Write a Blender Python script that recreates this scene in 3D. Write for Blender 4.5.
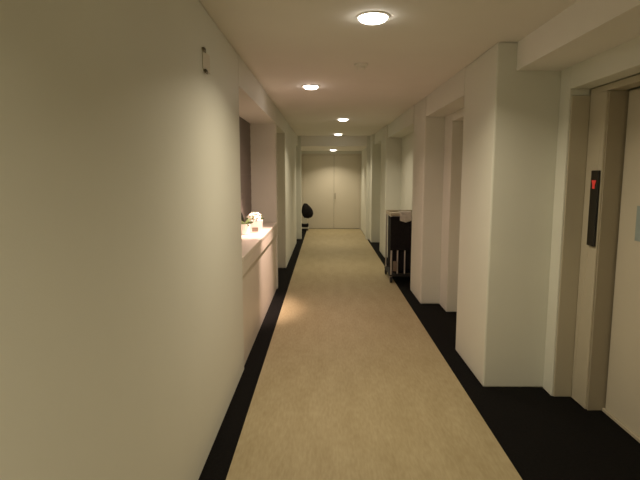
import bpy, bmesh, math, random
from mathutils import Vector, Matrix
random.seed(7)
for o in list(bpy.data.objects): bpy.data.objects.remove(o)
sc = bpy.context.scene
C = sc.collection
PI = math.pi

# ------------------------------------------------------------------ camera
CAMH = 1.5
F = 510.0
cam_d = bpy.data.cameras.new('camera')
cam_d.sensor_width = 36; cam_d.lens = F / 640 * 36
cam_d.clip_start = 0.02
cam = bpy.data.objects.new('camera', cam_d); C.objects.link(cam)
cam.location = (0, 0, CAMH)
cam.rotation_euler = (PI/2 - math.atan(66/F), 0, math.atan(5/F))
sc.camera = cam

# ------------------------------------------------------------------ world, exposure
w = bpy.data.worlds.new('world'); sc.world = w; w.use_nodes = True
w.node_tree.nodes['Background'].inputs[0].default_value = (0.9, 0.8, 0.6, 1)
w.node_tree.nodes['Background'].inputs[1].default_value = 0.0
sc.view_settings.view_transform = 'Standard'
sc.view_settings.look = 'None'
sc.view_settings.gamma = 1
sc.view_settings.use_curve_mapping = False
sc.view_settings.exposure = 0.12
WARM = (1.0, 0.86, 0.64)
PINK = (1.0, 0.71, 0.60)
CEIL = 2.35
DROP = 2.12
# (x, y, z, power, colour, spread in degrees, glass strength)
LAMPS = [(0.26, 2.91, CEIL, 14.0, WARM, 142, 14),
         (0.28, 8.13, CEIL, 13.0, WARM, 135, 8),
         (0.28, 11.13, CEIL, 10.0, WARM, 118, 8),
         (0.21, 13.3, DROP, 9.5, WARM, 125, 8),
         (0.26, -0.35, CEIL, 17.0, WARM, 145, 8)]
HALO = (-0.14, 5.12, CEIL)

# ------------------------------------------------------------------ materials
def mat(name, col, rough=0.6, var=0.0, scale=(4, 4, 4), bump=0.0, bscale=200, metal=0.0, spec=0.5, coat=0.0, detail=3):
    m = bpy.data.materials.new(name); m.use_nodes = True
    nt = m.node_tree; b = nt.nodes['Principled BSDF']
    b.inputs['Base Color'].default_value = (*col, 1)
    b.inputs['Roughness'].default_value = rough
    b.inputs['Metallic'].default_value = metal
    b.inputs['Specular IOR Level'].default_value = spec
    b.inputs['Coat Weight'].default_value = coat
    tc = nt.nodes.new('ShaderNodeTexCoord')
    if var > 0:
        mp = nt.nodes.new('ShaderNodeMapping'); mp.inputs['Scale'].default_value = scale
        nz = nt.nodes.new('ShaderNodeTexNoise'); nz.inputs['Scale'].default_value = 1; nz.inputs['Detail'].default_value = detail
        cr = nt.nodes.new('ShaderNodeValToRGB')
        cr.color_ramp.elements[0].position = 0.3; cr.color_ramp.elements[1].position = 0.7
        cr.color_ramp.elements[0].color = (*[c*(1-var) for c in col], 1)
        cr.color_ramp.elements[1].color = (*[min(1, c*(1+var)) for c in col], 1)
        nt.links.new(tc.outputs['Object'], mp.inputs['Vector']); nt.links.new(mp.outputs[0], nz.inputs['Vector'])
        nt.links.new(nz.outputs['Fac'], cr.inputs['Fac']); nt.links.new(cr.outputs[0], b.inputs['Base Color'])
    if bump > 0:
        n2 = nt.nodes.new('ShaderNodeTexNoise'); n2.inputs['Scale'].default_value = bscale
        bp = nt.nodes.new('ShaderNodeBump'); bp.inputs['Strength'].default_value = bump; bp.inputs['Distance'].default_value = 0.002
        nt.links.new(tc.outputs['Object'], n2.inputs['Vector']); nt.links.new(n2.outputs['Fac'], bp.inputs['Height'])
        nt.links.new(bp.outputs[0], b.inputs['Normal'])
    return m
def emis(name, col, s):
    m = bpy.data.materials.new(name); m.use_nodes = True
    b = m.node_tree.nodes['Principled BSDF']
    b.inputs['Base Color'].default_value = (*col, 1)
    b.inputs['Emission Color'].default_value = (*col, 1)
    b.inputs['Emission Strength'].default_value = s
    return m
M = {}
M['paint'] = mat('wall_paint', (0.725, 0.725, 0.64), 0.55, 0.015, (2, 2, 2), 0.12, 160, spec=0.35)
M['ceil'] = mat('ceiling_paint', (0.84, 0.81, 0.75), 0.8, 0.02, (1.5, 1.5, 1.5), 0.1, 120, spec=0.2)
M['door'] = mat('door_paint', (0.66, 0.61, 0.50), 0.45, 0.015, (3, 3, 3), 0.05, 90)
M['lift'] = mat('lift_door_paint', (0.60, 0.55, 0.44), 0.4, 0.02, (3, 3, 3), 0.05, 90)
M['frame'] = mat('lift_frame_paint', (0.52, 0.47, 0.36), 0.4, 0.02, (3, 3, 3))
M['jamb'] = mat('lift_jamb_metal', (0.40, 0.35, 0.26), 0.4, 0.02, (3, 3, 3))
M['black_floor'] = mat('black_carpet', (0.006, 0.0055, 0.005), 0.95, 0.3, (60, 60, 60), 0.4, 400, spec=0.1)
M['laminate'] = mat('counter_laminate', (0.74, 0.67, 0.58), 0.28, 0.02, (3, 3, 3), spec=0.5)
M['panel'] = mat('counter_panel', (0.70, 0.64, 0.54), 0.4, 0.02, (3, 3, 3), spec=0.5)
M['shutter'] = mat('shutter_grey', (0.20, 0.17, 0.15), 0.6, 0.03, (3, 3, 3))
M['ceramic'] = mat('white_ceramic', (0.82, 0.80, 0.76), 0.3, 0.01)
M['petal'] = mat('white_petals', (0.85, 0.82, 0.70), 0.6, 0.06, (30, 30, 30))
M['leaf'] = mat('leaf_green', (0.10, 0.15, 0.04), 0.5, 0.2, (20, 20, 20))
M['leafdark'] = mat('dark_leaf', (0.02, 0.025, 0.015), 0.5, 0.2, (20, 20, 20))
M['soil'] = mat('moss', (0.10, 0.09, 0.05), 0.9, 0.2, (40, 40, 40))
M['plastic'] = mat('white_plastic', (0.72, 0.70, 0.62), 0.45, 0.01)
M['metal'] = mat('steel_tube', (0.62, 0.58, 0.56), 0.3, 0.03, (9, 9, 9), metal=0.6)
M['clip'] = mat('dark_clip', (0.22, 0.19, 0.13), 0.5, 0.1)
M['black'] = mat('black_fabric', (0.012, 0.010, 0.011), 0.85, 0.3, (30, 30, 30), 0.3, 300, spec=0.2)
M['rubber'] = mat('black_rubber', (0.015, 0.013, 0.012), 0.6, 0.1)
M['tray'] = mat('beige_tray', (0.50, 0.44, 0.33), 0.5, 0.03)
M['cloth'] = mat('white_towel', (0.66, 0.62, 0.56), 0.9, 0.08, (30, 30, 30), 0.5, 200, spec=0.1)
M['box'] = mat('brown_card', (0.20, 0.15, 0.11), 0.8, 0.1)
M['gloss'] = mat('black_glass', (0.008, 0.007, 0.006), 0.2, 0.05)
M['red'] = emis('red_led', (0.9, 0.06, 0.05), 0.08)
M['blue'] = mat('blue_notice', (0.32, 0.38, 0.37), 0.6, 0.08, (20, 20, 20))
M['handle'] = mat('door_handle_metal', (0.30, 0.26, 0.20), 0.35, 0.03, metal=0.7)
M['trimring'] = mat('lamp_trim', (0.75, 0.70, 0.60), 0.4, 0.01)

# beige carpet: fibres run along the corridor
def carpet_mat():
    m = bpy.data.materials.new('beige_carpet'); m.use_nodes = True
    nt = m.node_tree; b = nt.nodes['Principled BSDF']
    b.inputs['Roughness'].default_value = 0.5; b.inputs['Specular IOR Level'].default_value = 0.25
    tc = nt.nodes.new('ShaderNodeTexCoord')
    def noise(s, d):
        mp = nt.nodes.new('ShaderNodeMapping'); mp.inputs['Scale'].default_value = s
        n = nt.nodes.new('ShaderNodeTexNoise'); n.inputs['Scale'].default_value = 1; n.inputs['Detail'].default_value = d
        nt.links.new(tc.outputs['Object'], mp.inputs[0]); nt.links.new(mp.outputs[0], n.inputs['Vector']); return n
    a = noise((70, 14, 1), 4); c = noise((9, 2.2, 1), 2)
    mx = nt.nodes.new('ShaderNodeMix'); mx.data_type = 'FLOAT'; mx.inputs[0].default_value = 0.4
    nt.links.new(a.outputs['Fac'], mx.inputs[2]); nt.links.new(c.outputs['Fac'], mx.inputs[3])
    cr = nt.nodes.new('ShaderNodeValToRGB')
    cr.color_ramp.elements[0].position = 0.3; cr.color_ramp.elements[0].color = (0.31, 0.25, 0.135, 1)
    cr.color_ramp.elements[1].position = 0.7; cr.color_ramp.elements[1].color = (0.42, 0.355, 0.215, 1)
    nt.links.new(mx.outputs[0], cr.inputs['Fac']); nt.links.new(cr.outputs[0], b.inputs['Base Color'])
    bp = nt.nodes.new('ShaderNodeBump'); bp.inputs['Strength'].default_value = 0.15; bp.inputs['Distance'].default_value = 0.002
    nt.links.new(a.outputs['Fac'], bp.inputs['Height']); nt.links.new(bp.outputs[0], b.inputs['Normal'])
    return m
M['carpet'] = carpet_mat()

# ------------------------------------------------------------------ helpers
def bx(bm, x0, x1, y0, y1, z0, z1):
    v = [bm.verts.new((x, y, z)) for x in (x0, x1) for y in (y0, y1) for z in (z0, z1)]
    for f in ((0,1,3,2), (4,6,7,5), (0,4,5,1), (2,3,7,6), (0,2,6,4), (1,5,7,3)):
        bm.faces.new([v[i] for i in f])
def cyl(bm, p0, p1, r0, r1=None, n=20):
    p0 = Vector(p0); p1 = Vector(p1); d = p1 - p0
    if r1 is None: r1 = r0
    mtx = Matrix.Translation((p0+p1)/2) @ d.to_track_quat('Z', 'Y').to_matrix().to_4x4()
    bmesh.ops.create_cone(bm, cap_ends=True, segments=n, radius1=r0, radius2=r1, depth=d.length, matrix=mtx)
def tube(bm, pts, r, n=10):
    pts = [Vector(p) for p in pts]; rings = []
    for i, p in enumerate(pts):
        d = (pts[min(i+1, len(pts)-1)] - pts[max(i-1, 0)]).normalized()
        q = d.to_track_quat('Z', 'Y').to_matrix()
        rings.append([bm.verts.new(p + q @ Vector((r*math.cos(2*PI*k/n), r*math.sin(2*PI*k/n), 0))) for k in range(n)])
    for a, b in zip(rings, rings[1:]):
        for k in range(n): bm.faces.new((a[k], a[(k+1) % n], b[(k+1) % n], b[k]))
    bm.faces.new(rings[0][::-1]); bm.faces.new(rings[-1])
def lathe(bm, prof, cx=0, cy=0, n=32):
    rings = []
    for r, z in prof:
        rings.append([bm.verts.new((cx + r*math.cos(2*PI*k/n), cy + r*math.sin(2*PI*k/n), z)) for k in range(n)])
    for a, b in zip(rings, rings[1:]):
        for k in range(n): bm.faces.new((a[k], a[(k+1) % n], b[(k+1) % n], b[k]))
    bm.faces.new(rings[0][::-1]); bm.faces.new(rings[-1])
def obj(name, bm, m, parent=None, bevel=0.0, smooth=False, seg=2):
    bmesh.ops.recalc_face_normals(bm, faces=bm.faces)
    me = bpy.data.meshes.new(name); bm.to_mesh(me); bm.free()
    o = bpy.data.objects.new(name, me); C.objects.link(o); me.materials.append(m)
    if parent is not None: o.parent = parent
    if smooth:
        for p in me.polygons: p.use_smooth = True
    if bevel:
        b = o.modifiers.new('bevel', 'BEVEL'); b.width = bevel; b.segments = seg; b.limit_method = 'ANGLE'; b.angle_limit = 0.7
    return o
def NB(): return bmesh.new()
def box(name, x0, x1, y0, y1, z0, z1, m, parent=None, bevel=0.0):
    bm = NB(); bx(bm, x0, x1, y0, y1, z0, z1); return obj(name, bm, m, parent, bevel)
def struct(name, boxes, m=None, bevel=0.0):
    bm = NB()
    for b in boxes: bx(bm, *b)
    o = obj(name, bm, m or M['paint'], None, bevel); o['kind'] = 'structure'; return o
def thing(name, label, cat, loc=(0, 0, 0), rotz=0, group=None):
    o = bpy.data.objects.new(name, None); C.objects.link(o); o.empty_display_size = 0.1
    o.location = loc; o.rotation_euler = (0, 0, rotz); o['label'] = label; o['category'] = cat
    if group: o['group'] = group
    return o
def tag(o, label, cat, group=None):
    o['label'] = label; o['category'] = cat
    if group: o['group'] = group
    return o

# ------------------------------------------------------------------ the shell
XL, XR, YE, YB = -0.62, 1.12, 14.0, -1.6
HD = 2.13                                  # underside of the headers over the recesses
struct('floor', [(-1.3, 2.2, YB, YE+0.1, -0.1, 0)], M['black_floor'])
struct('ceiling', [(-1.3, 2.2, YB, YE+0.1, CEIL, CEIL+0.1)], M['ceil'])
struct('ceiling', [(-0.545, 0.945, 11.7, 11.85, DROP, CEIL), (-0.64, 0.985, 11.85, YE, DROP, CEIL)], M['ceil'])            # lowered end bay
struct('ceiling', [(1.25, 1.54, YB+0.1, 3.46, 2.17, CEIL)], M['ceil'])             # lowered strip at the lift

BV = 0.012
struct('wall_left', [(-1.0, XL, YB+0.1, 3.77, 0, CEIL)], bevel=BV)
struct('wall_left', [(-0.94, XL, 3.77, 6.55, HD, CEIL)])                  # header over the counter
struct('wall_left', [(-1.0, XL, 6.55, 6.63, 0, CEIL)], bevel=BV)
struct('wall_left', [(-0.92, XL, 6.63, 8.06, HD, CEIL)])
struct('wall_left', [(-1.0, XL, 8.06, 11.0, 0, CEIL)], bevel=BV)
struct('wall_left', [(-0.92, XL, 11.0, 11.7, HD, CEIL)])
struct('wall_left', [(-1.0, -0.92, 11.0, 11.7, 0, CEIL)])
struct('wall_left', [(-1.0, -0.545, 11.7, 11.85, 0, CEIL)], bevel=BV)
struct('wall_left', [(-1.0, -0.64, 11.85, YE, 0, CEIL)])
struct('wall_left', [(-1.1, -1.0, 3.77, 6.55, 0, CEIL)])
struct('door_1', [(-0.92, -0.88, 6.63, 8.06, 0, HD)], M['door'])

struct('wall_right', [(XR, 1.9, 3.46, 4.24, 0, CEIL)], bevel=BV)                 # pillar by the lift
struct('wall_right', [(XR, 1.33, 4.24, 5.8, HD, CEIL)])
struct('wall_right', [(1.33, 1.45, 5.46, 5.8, 0, CEIL), (1.33, 1.45, 4.24, 4.5, 0, CEIL), (1.33, 1.45, 4.5, 5.46, 2.05, CEIL)], bevel=0.006)
struct('door_2', [(1.45, 1.49, 4.24, 5.8, 0, CEIL)], M['door'])
struct('wall_right', [(1.11, 1.49, 5.8, 6.52, 0, CEIL)], bevel=BV)
struct('wall_right', [(1.10, 1.34, 6.52, 9.1, HD, CEIL)])
struct('wall_right', [(1.34, 1.49, 6.52, 9.1, 0, CEIL)])
struct('wall_right', [(1.07, 1.49, 9.1, 9.92, 0, CEIL)], bevel=BV)
struct('wall_right', [(1.07, 1.36, 9.92, 11.2, HD, CEIL)])
struct('wall_right', [(1.36, 1.49, 9.92, 11.2, 0, CEIL)])
struct('wall_right', [(0.945, 1.02, 11.7, 11.85, 0, CEIL), (1.02, 1.49, 11.2, 11.85, 0, CEIL), (0.985, 1.49, 11.85, YE, 0, CEIL)])
# lift surround wall: outer layer with the opening
struct('wall_right', [(1.54, 1.669, 3.32, 3.46, 0, CEIL), (1.54, 1.669, YB+0.1, 1.75, 0, CEIL), (1.54, 1.669, 1.75, 3.32, 2.03, CEIL)], bevel=0.006)
struct('wall_back', [(-1.3, 2.2, YB, YB+0.1, 0, CEIL)])
struct('wall_front', [(-1.3, -0.64, YE, YE+0.1, 0, CEIL), (0.985, 2.2, YE, YE+0.1, 0, CEIL), (-0.64, 0.985, YE, YE+0.1, 2.045, CEIL)])

# end double door
struct('trim_1', [(-0.64, -0.605, YE-0.015, YE+0.08, 0, 2.045), (0.95, 0.985, YE-0.015, YE+0.08, 0, 2.045), (-0.605, 0.95, YE-0.015, YE+0.08, 2.01, 2.045)], M['door'], 0.004)
dr = struct('door_3', [(-0.602, 0.242, YE+0.01, YE+0.05, 0.008, 2.006)], M['door'], 0.003)
d4 = struct('door_4', [(0.247, 0.947, YE+0.01, YE+0.05, 0.008, 2.006)], M['door'], 0.003)
bm = NB()
cyl(bm, (0.275, YE+0.012, 0.88), (0.275, YE-0.035, 0.88), 0.010); cyl(bm, (0.275, YE+0.012, 0.96), (0.275, YE-0.035, 0.96), 0.010)
tube(bm, [(0.275, YE-0.035, 0.82), (0.275, YE-0.035, 0.98)], 0.010)
o = obj('door_handle', bm, M['handle'], d4)
# lift doors and stepped frame
lf = thing('elevator_entrance', 'beige sliding elevator doors in a stepped grey frame beside the large white pillar', 'elevator', (1.67, 2.5, 0))
def lbox(name, x0, x1, y0, y1, z0, z1, m, bv=0.0, parent=None):
    return box(name, x0-1.67, x1-1.67, y0-2.5, y1-2.5, z0, z1, m, parent or lf, bv)
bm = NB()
for b in ((1.67, 1.775, 3.125, 3.3195), (1.55, 1.67, 3.309, 3.3195), (1.67, 1.775, 1.755, 2.0)): bx(bm, b[0]-1.67, b[1]-1.67, b[2]-2.5, b[3]-2.5, 0.001, 1.99)  # thin liner in frame colour paints the shade on the wall reveal
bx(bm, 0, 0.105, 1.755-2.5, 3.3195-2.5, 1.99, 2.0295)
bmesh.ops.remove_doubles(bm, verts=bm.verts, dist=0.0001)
obj('door_frame_and_shade_liner', bm, M['frame'], lf, 0.006)
lbox('jamb', 1.682, 1.84, 3.113, 3.1245, 0.001, 1.989, M['jamb'])
p1 = lbox('door_panel', 1.785, 1.815, 2.553, 3.100, 0.02, 1.985, M['lift'], 0.003)
p2 = lbox('door_panel', 1.785, 1.815, 2.02, 2.547, 0.02, 1.985, M['lift'], 0.003)
lbox('sill', 1.77, 1.86, 2.0, 3.109, 0.001, 0.018, M['frame'])
struct('wall_right', [(1.87, 1.95, 1.7, 3.46, 0, CEIL)])

# beige carpet inlay
bm = NB()
outline = [(-0.487, YB+0.12), (0.975, YB+0.12), (0.975, 11.69), (0.938, 11.69), (0.938, 11.86), (0.975, 11.86), (0.975, YE-0.02), (-0.487, YE-0.02)]
lo = [bm.verts.new((x, y, 0.0005)) for x, y in outline]; hi = [bm.verts.new((x, y, 0.006)) for x, y in outline]
bm.faces.new(lo[::-1]); bm.faces.new(hi)
for k in range(8): bm.faces.new((lo[k], lo[(k+1) % 8], hi[(k+1) % 8], hi[k]))
tag(obj('carpet_runner', bm, M['carpet']),
    'long beige carpet strip down the middle of the corridor between black borders', 'carpet')

# ------------------------------------------------------------------ reception counter
ct = thing('reception_counter', 'white built-in reception counter under the wall opening on the left', 'counter', (-0.78, 5.16, 0))
def cbox(name, x0, x1, y0, y1, z0, z1, m, bv=0.0):
    return box(name, x0+0.78, x1+0.78, y0-5.16, y1-5.16, z0, z1, m, ct, bv)
cbox('front_panel', -0.97, -0.635, 3.775, 6.545, 0.001, 0.732, M['panel'])
cbox('countertop', -0.995, -0.615, 3.775, 6.545, 0.845, 0.88, M['laminate'], 0.005)
cbox('fascia', -0.97, -0.618, 3.775, 6.545, 0.733, 0.844, M['panel'], 0.003)
# grey shutter closing the opening
sh = thing('roller_shutter', 'dark grey closed shutter behind the reception counter', 'shutter', (-0.955, 5.16, 0.882))
bm = NB()
for k in range(26): bx(bm, -0.012, 0.010 if k % 2 else 0.012, -1.38, 1.38, k*0.047, k*0.047+0.0465)
obj('curtain', bm, M['shutter'], sh)
bm = NB(); bx(bm, -0.03, 0.014, -1.38, 1.38, 1.2222, 1.245)
obj('top_rail', bm, M['shutter'], sh)

# flowers on the counter
def petal_cluster(bm, c, r, n, s, rng):
    for i in range(n):
        th = rng.uniform(0, 2*PI); ph = rng.uniform(0.0, 1.0)
        d = Vector((math.cos(th)*math.sqrt(1-ph*ph), math.sin(th)*math.sqrt(1-ph*ph), ph))
        cc = Vector(c) + d*r*rng.uniform(0.6, 1)
        for k in range(5):
            q = d.to_track_quat('Z', 'Y').to_matrix()
            a = 2*PI*k/5 + i
            ax = q @ Vector((math.cos(a), math.sin(a), 0.35)); sd = q @ Vector((-math.sin(a), math.cos(a), 0))
            pts = [cc, cc+ax*s*0.5+sd*s*0.32, cc+ax*s, cc+ax*s*0.5-sd*s*0.32]
            off = d*0.0012
            v = [bm.verts.new(p+off) for p in pts]; u = [bm.verts.new(p-off) for p in pts]
            bm.faces.new(v); bm.faces.new(u[::-1])
            for j in range(4): bm.faces.new((v[j], u[j], u[(j+1) % 4], v[(j+1) % 4]))
def leaf(bm, base, tip, w, n=6):
    base = Vector(base); tip = Vector(tip); d = tip-base
    s = d.cross(Vector((0, 1, 0.2))).normalized(); th = d.cross(s).normalized()*0.0015
    prev = None
    for i in range(n+1):
        t = i/n; c = base + d*t + Vector((0, 0, 0.25*d.length*math.sin(PI*t)*0.3)); ww = w*math.sin(PI*(0.08+0.9*t))
        cur = [bm.verts.new(c+s*ww+th), bm.verts.new(c-s*ww+th), bm.verts.new(c-s*ww-th), bm.verts.new(c+s*ww-th)]
        if prev:
            for j in range(4): bm.faces.new((prev[j], prev[(j+1) % 4], cur[(j+1) % 4], cur[j]))
        else: bm.faces.new(cur[::-1])
        prev = cur
    bm.faces.new(prev)
rng = random.Random(3)
fp = thing('flower_pot', 'square white pot of white flowers at the bright spot of the counter', 'flower pot', (-0.75, 5.42, 0.881), 0.15); fp.scale = (1.5, 1.5, 1.5)
bm = NB()
prof = [(0.048, 0), (0.056, 0.09), (0.050, 0.09), (0.046, 0.075)]
lv = []
for r, z in prof: lv.append([bm.verts.new((sx*r, sy*r, z)) for sx, sy in ((-1,-1), (1,-1), (1,1), (-1,1))])
for a, b in zip(lv, lv[1:]):
    for k in range(4): bm.faces.new((a[k], a[(k+1) % 4], b[(k+1) % 4], b[k]))
bm.faces.new(lv[0][::-1]); bm.faces.new(lv[-1])
obj('pot', bm, M['ceramic'], fp, 0.004)
bm = NB(); petal_cluster(bm, (0, 0, 0.085), 0.05, 26, 0.026, rng); obj('flowers', bm, M['petal'], fp)
bm = NB()
for k in range(10):
    a = k*0.63; leaf(bm, (0, 0, 0.08), (0.068*math.cos(a), 0.068*math.sin(a), 0.10+0.015*math.sin(3*a)), 0.010)
obj('leaves', bm, M['leaf'], fp)
box('name_card', -0.02, 0.022, -0.0625, -0.0585, 0.012, 0.040, M['box'], fp)
pp = thing('potted_plant', 'small white cup with green leaves and one tall dark leaf left of the flower pot', 'plant', (-0.83, 5.22, 0.881)); pp.scale = (1.3, 1.3, 1.3)
bm = NB(); lathe(bm, [(0.030, 0), (0.036, 0.004), (0.046, 0.085), (0.041, 0.085), (0.038, 0.07)]); obj('pot', bm, M['ceramic'], pp, smooth=False)
bm = NB()
for k in range(12):
    a = k*0.9; leaf(bm, (0, 0, 0.07), (0.075*math.cos(a), 0.06*math.sin(a), 0.10+0.025*math.sin(2*a)), 0.012)
obj('leaves', bm, M['leaf'], pp)
bm = NB(); leaf(bm, (0, 0, 0.07), (-0.045, 0.02, 0.20), 0.012); leaf(bm, (0, 0, 0.07), (-0.02, -0.02, 0.155), 0.010)
obj('tall_leaf', bm, M['leafdark'], pp)

# ------------------------------------------------------------------ small fixtures
def light_data(name, power, col, spread, size):
    l = bpy.data.lights.new(name, 'AREA'); l.shape = 'DISK'; l.size = size; l.energy = power; l.color = col; l.spread = math.radians(spread); return l
LBL = ['large round ceiling downlight nearest the viewer', 'small round ceiling downlight, next beyond the pinkish spotlight',
       'small round ceiling downlight just in front of the lowered ceiling', 'farthest small downlight, in the lowered ceiling by the end doors',
       'round ceiling downlight behind the viewer']
for i, (x, y, z, p, col, spr, gs) in enumerate(LAMPS):
    t = thing('downlight', LBL[i], 'ceiling light', (x, y, z), 0, 'round downlights along the ceiling')
    bm = NB(); n = 40
    lathe(bm, [(0.090, -0.0005), (0.090, -0.005), (0.084, -0.007), (0.080, -0.005), (0.080, -0.0005)], n=n)
    bm.faces.ensure_lookup_table()
    obj('trim_ring', bm, M['trimring'], t)
    g = emis('lamp_glass', (1.0, 0.95, 0.85), gs)
    bm = NB(); lathe(bm, [(0.078, -0.0055), (0.078, -0.012), (0.072, -0.020), (0.055, -0.028), (0.03, -0.031), (0.01, -0.032)], n=n); obj('diffuser', bm, g, t)
    l = bpy.data.objects.new('lamp_light', light_data('lamp_light', p, col, spr, 0.16)); C.objects.link(l)
    l.parent = t; l.location = (0, 0, -0.035)
# halogen spot aimed at the counter
t = thing('spotlight', 'recessed pinkish halogen spotlight in front of the counter opening', 'ceiling light', HALO)
bm = NB(); lathe(bm, [(0.085, -0.0005), (0.085, -0.006), (0.078, -0.009), (0.072, -0.0005)], n=36); obj('trim_ring', bm, M['trimring'], t)
bm = NB(); lathe(bm, [(0.068, -0.003), (0.068, -0.014), (0.055, -0.024), (0.02, -0.028)], n=36); obj('diffuser', bm, emis('halogen_glass', (1.0, 0.86, 0.80), 25), t)
sd = bpy.data.lights.new('halogen_beam', 'SPOT'); sd.energy = 380; sd.color = PINK; sd.spot_size = math.radians(46); sd.spot_blend = 0.8; sd.shadow_soft_size = 0.03
so = bpy.data.objects.new('halogen_beam', sd); C.objects.link(so); so.parent = t; so.location = (0, 0, -0.065)
so.rotation_euler = (Vector((-0.76, 5.40, 0.88)) - Vector(HALO)).to_track_quat('-Z', 'Y').to_euler()

l = bpy.data.objects.new('lamp_light', light_data('lamp_light', 10, PINK, 140, 0.1)); C.objects.link(l); l.parent = t; l.location = (0, 0, -0.031)
# smoke detector
t = thing('smoke_detector', 'small round smoke detector on the ceiling past the nearest downlight', 'smoke detector', (0.28, 4.12, CEIL))
bm = NB(); lathe(bm, [(0.055, -0.0005), (0.055, -0.012), (0.048, -0.02)]); obj('base', bm, M['ceil'], t, smooth=False)
bm = NB(); lathe(bm, [(0.034, -0.0205), (0.034, -0.034), (0.022, -0.042)]); obj('sensor', bm, M['ceil'], t)

# wall plate high on the left wall
t = thing('wall_bracket', 'small pale wall plate with dark clips high on the near left wall', 'wall plate', (XL, 2.73, 2.08))
box('plate', 0.0005, 0.004, -0.07, 0.09, -0.05, 0.045, M['door'], t, 0.001)
for dy, dz in ((-0.055, 0.046), (-0.03, -0.055)):
    bm = NB(); bx(bm, 0.0005, 0.013, dy-0.022, dy+0.022, dz-0.006, dz+0.006); bx(bm, 0.008, 0.013, dy-0.022, dy+0.022, dz-0.014, dz+0.006)
    obj('clip', bm, M['clip'], t, 0.001)

# lift indicator
t = thing('floor_indicator', 'tall narrow black indicator panel with a red light on the elevator frame', 'indicator', (1.67, 3.172, 1.29))
box('housing', -0.016, -0.0005, -0.043, 0.043, -0.235, 0.232, M['gloss'], t, 0.004)
bm = NB()
pts = [(-0.026, 0.172), (0.026, 0.172), (0.014, 0.142), (0.014, 0.120), (-0.014, 0.120), (-0.014, 0.142)]
v = [bm.verts.new((-0.0185, a, z)) for a, z in pts]; u = [bm.verts.new((-0.0165, a, z)) for a, z in pts]
bm.faces.new(v); bm.faces.new(u[::-1])
for k in range(6): bm.faces.new((v[k], u[k], u[(k+1) % 6], v[(k+1) % 6]))
obj('arrow_light', bm, M['red'], t)
tag(box('notice', 1.7815, 1.7845, 2.789, 2.929, 1.12, 1.32, M["blue"]), 'pale blue notice stuck on the elevator door at the right edge', 'notice')

# ------------------------------------------------------------------ service cart in the right recess
t = thing('service_cart', 'black service cart with silver tube frame parked in the right recess', 'cart', (1.13, 7.25, 0.0))
W, D = 0.215, 0.30
bm = NB()
for sx in (-1, 1):
    for sy in (-1, 1): tube(bm, [(sx*W, sy*D, 0.085), (sx*W, sy*D, 0.93)], 0.011)
for z in (0.92,):
    for sy in (-1, 1): tube(bm, [(-W, sy*D, z), (W, sy*D, z)], 0.009)
    for sx in (-1, 1): tube(bm, [(sx*W, -D, z), (sx*W, D, z)], 0.009)
for x in (-0.13, -0.03): tube(bm, [(x, -D, 0.13), (x, -D, 0.56)], 0.010)
obj('frame', bm, M['metal'], t)
bm = NB()
for sy in (-1, 1): tube(bm, [(-W, sy*D, 0.13), (W, sy*D, 0.13)], 0.008)
for sx in (-1, 1): tube(bm, [(sx*W, -D, 0.13), (sx*W, D, 0.13)], 0.008)
obj('lower_rail', bm, M['rubber'], t)
bm = NB()                                    # fabric bag with a sagging bottom
lv = []
for z, k in ((0.145, 0.76), (0.2, 0.82), (0.6, 0.84), (0.91, 0.84)):
    lv.append([bm.verts.new((sx*(W+0.02)*k, sy*(D+0.03)*k, z)) for sx, sy in ((-1,-1), (0,-1.03), (1,-1), (1,0), (1,1), (0,1.03), (-1,1), (-1,0))])
for a, b in zip(lv, lv[1:]):
    for k in range(8): bm.faces.new((a[k], a[(k+1) % 8], b[(k+1) % 8], b[k]))
bm.faces.new(lv[0][::-1]); bm.faces.new(lv[-1]); obj('bag', bm, M['black'], t, 0.01)
bm = NB(); bx(bm, -W-0.016, W+0.016, -D-0.026, -D-0.014, 0.46, 0.925); obj('front_cover', bm, M['black'], t, 0.004)
bm = NB(); bx(bm, -W-0.02, W+0.02, -D-0.02, D+0.02, 0.094, 0.118); obj('bottom_shelf', bm, M['rubber'], t, 0.006)
bm = NB(); bx(bm, -W-0.015, W+0.015, -D-0.015, D+0.015, 0.932, 0.944)
for b in ((-W-0.015, W+0.015, -D-0.015, -D-0.003), (-W-0.015, W+0.015, D+0.003, D+0.015), (-W-0.015, -W-0.003, -D-0.003, D+0.003), (W+0.003, W+0.015, -D-0.003, D+0.003)):
    bx(bm, *b, 0.944, 0.972)
obj('tray', bm, M['tray'], t, 0.003)
bm = NB(); bx(bm, -0.195, -0.14, -D-0.03, -D-0.012, 0.17, 0.31); obj('pouch', bm, M['box'], t, 0.004)
for sx in (-1, 1):
    for sy in (-1, 1):
        bm = NB(); cyl(bm, (sx*W-0.014, sy*D, 0.047), (sx*W+0.014, sy*D, 0.047), 0.04)
        c = obj('caster', bm, M['rubber'], t, 0.004)
        bm = NB()
        for s in (-1, 1): bx(bm, sx*W+s*0.018-0.002, sx*W+s*0.018+0.002, sy*D-0.012, sy*D+0.012, 0.04, 0.09)
        bx(bm, sx*W-0.02, sx*W+0.02, sy*D-0.012, sy*D+0.012, 0.088, 0.094)
        bmesh.ops.remove_doubles(bm, verts=bm.verts, dist=0.0045)
        obj('fork', bm, M['metal'], c)
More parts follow.
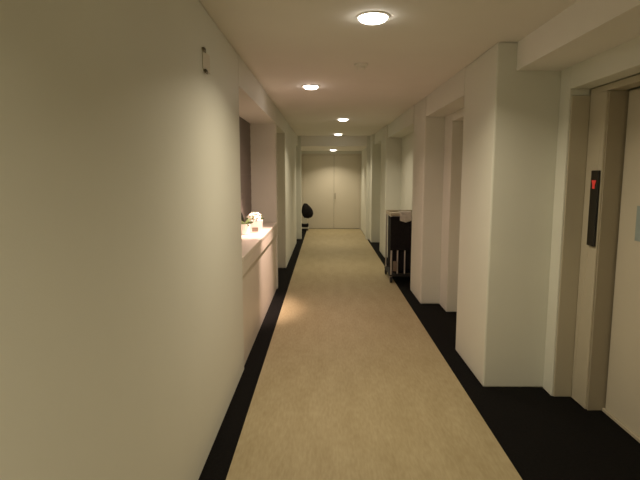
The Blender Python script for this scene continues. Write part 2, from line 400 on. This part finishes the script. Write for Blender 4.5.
# towel hanging over the tray front
bm = NB(); n = 12; prev = None
prof = [(-0.20, 0.985), (-0.30, 0.987), (-0.333, 0.975), (-0.337, 0.93), (-0.337, 0.885), (-0.337, 0.86)]
rows = []
for j in range(n+1):
    x = -0.115 + 0.16*j/n
    row = []
    for i, (yy, zz) in enumerate(prof):
        wv = 0.006*math.sin(j*1.9)*(i/5); dz = 0.05*(abs(j/n-0.5)*-1+0.25)*(i >= 3)*(i-2)/3
        row.append((x, yy+wv-0.008, zz-dz))
    rows.append(row)
g1 = [[bm.verts.new(p) for p in r] for r in rows]
for a, b in zip(g1, g1[1:]):
    for i in range(len(prof)-1): bm.faces.new((a[i], a[i+1], b[i+1], b[i]))
tw = obj('towel', bm, M['cloth'], None, smooth=True); tw.location = (1.13, 7.25, 0)
sm = tw.modifiers.new('solid', 'SOLIDIFY'); sm.thickness = 0.01; sm.offset = 1
tag(tw, 'crumpled white towel draped over the front of the black service cart', 'towel')

# ------------------------------------------------------------------ trolley with a black bag by the end doors
t = thing('luggage_trolley', 'small white wheeled stand with thin upright pole by the end doors on the left', 'trolley', (-0.50, 13.55, 0.0))
bm = NB(); bx(bm, -0.13, 0.07, -0.10, 0.10, 0.06, 0.10); bx(bm, -0.10, 0.03, -0.07, 0.07, 0.19, 0.33); obj('base', bm, M['plastic'], t, 0.01)
bm = NB(); bx(bm, -0.13, 0.06, -0.11, 0.11, 0.105, 0.185); obj('cushion', bm, M['black'], t, 0.02, seg=3)
bm = NB(); tube(bm, [(-0.09, 0.085, 0.105), (-0.09, 0.085, 0.82), (-0.085, 0.07, 0.85), (-0.06, 0.03, 0.86)], 0.009); obj('pole', bm, M['metal'], t)
for sx in (-0.10, 0.04):
    for sy in (-0.07, 0.07):
        bm = NB(); cyl(bm, (sx-0.012, sy, 0.032), (sx+0.012, sy, 0.032), 0.026); obj('wheel', bm, M['rubber'], t, 0.003)
bm = NB()
bmesh.ops.create_icosphere(bm, subdivisions=4, radius=1)
for v in bm.verts:
    x, y, z = v.co
    tt = (z+1)/2
    wv = 1.0 - 0.55*max(0, tt-0.45)/0.55
    s = lambda a: math.copysign(abs(a)**0.75, a)
    v.co = Vector((0.155*s(x)*wv + 0.035 - 0.10*max(0, tt-0.35), 0.085*s(y)*wv, 0.53 + 0.20*s(z) + 0.006*math.sin(14*x+9*z)))
bg = obj('shoulder_bag', bm, M['black'], None, smooth=True); bg.location = (-0.495, 13.53, 0.003)
tag(bg, 'black slouching bag resting on the small white stand by the end doors', 'bag')
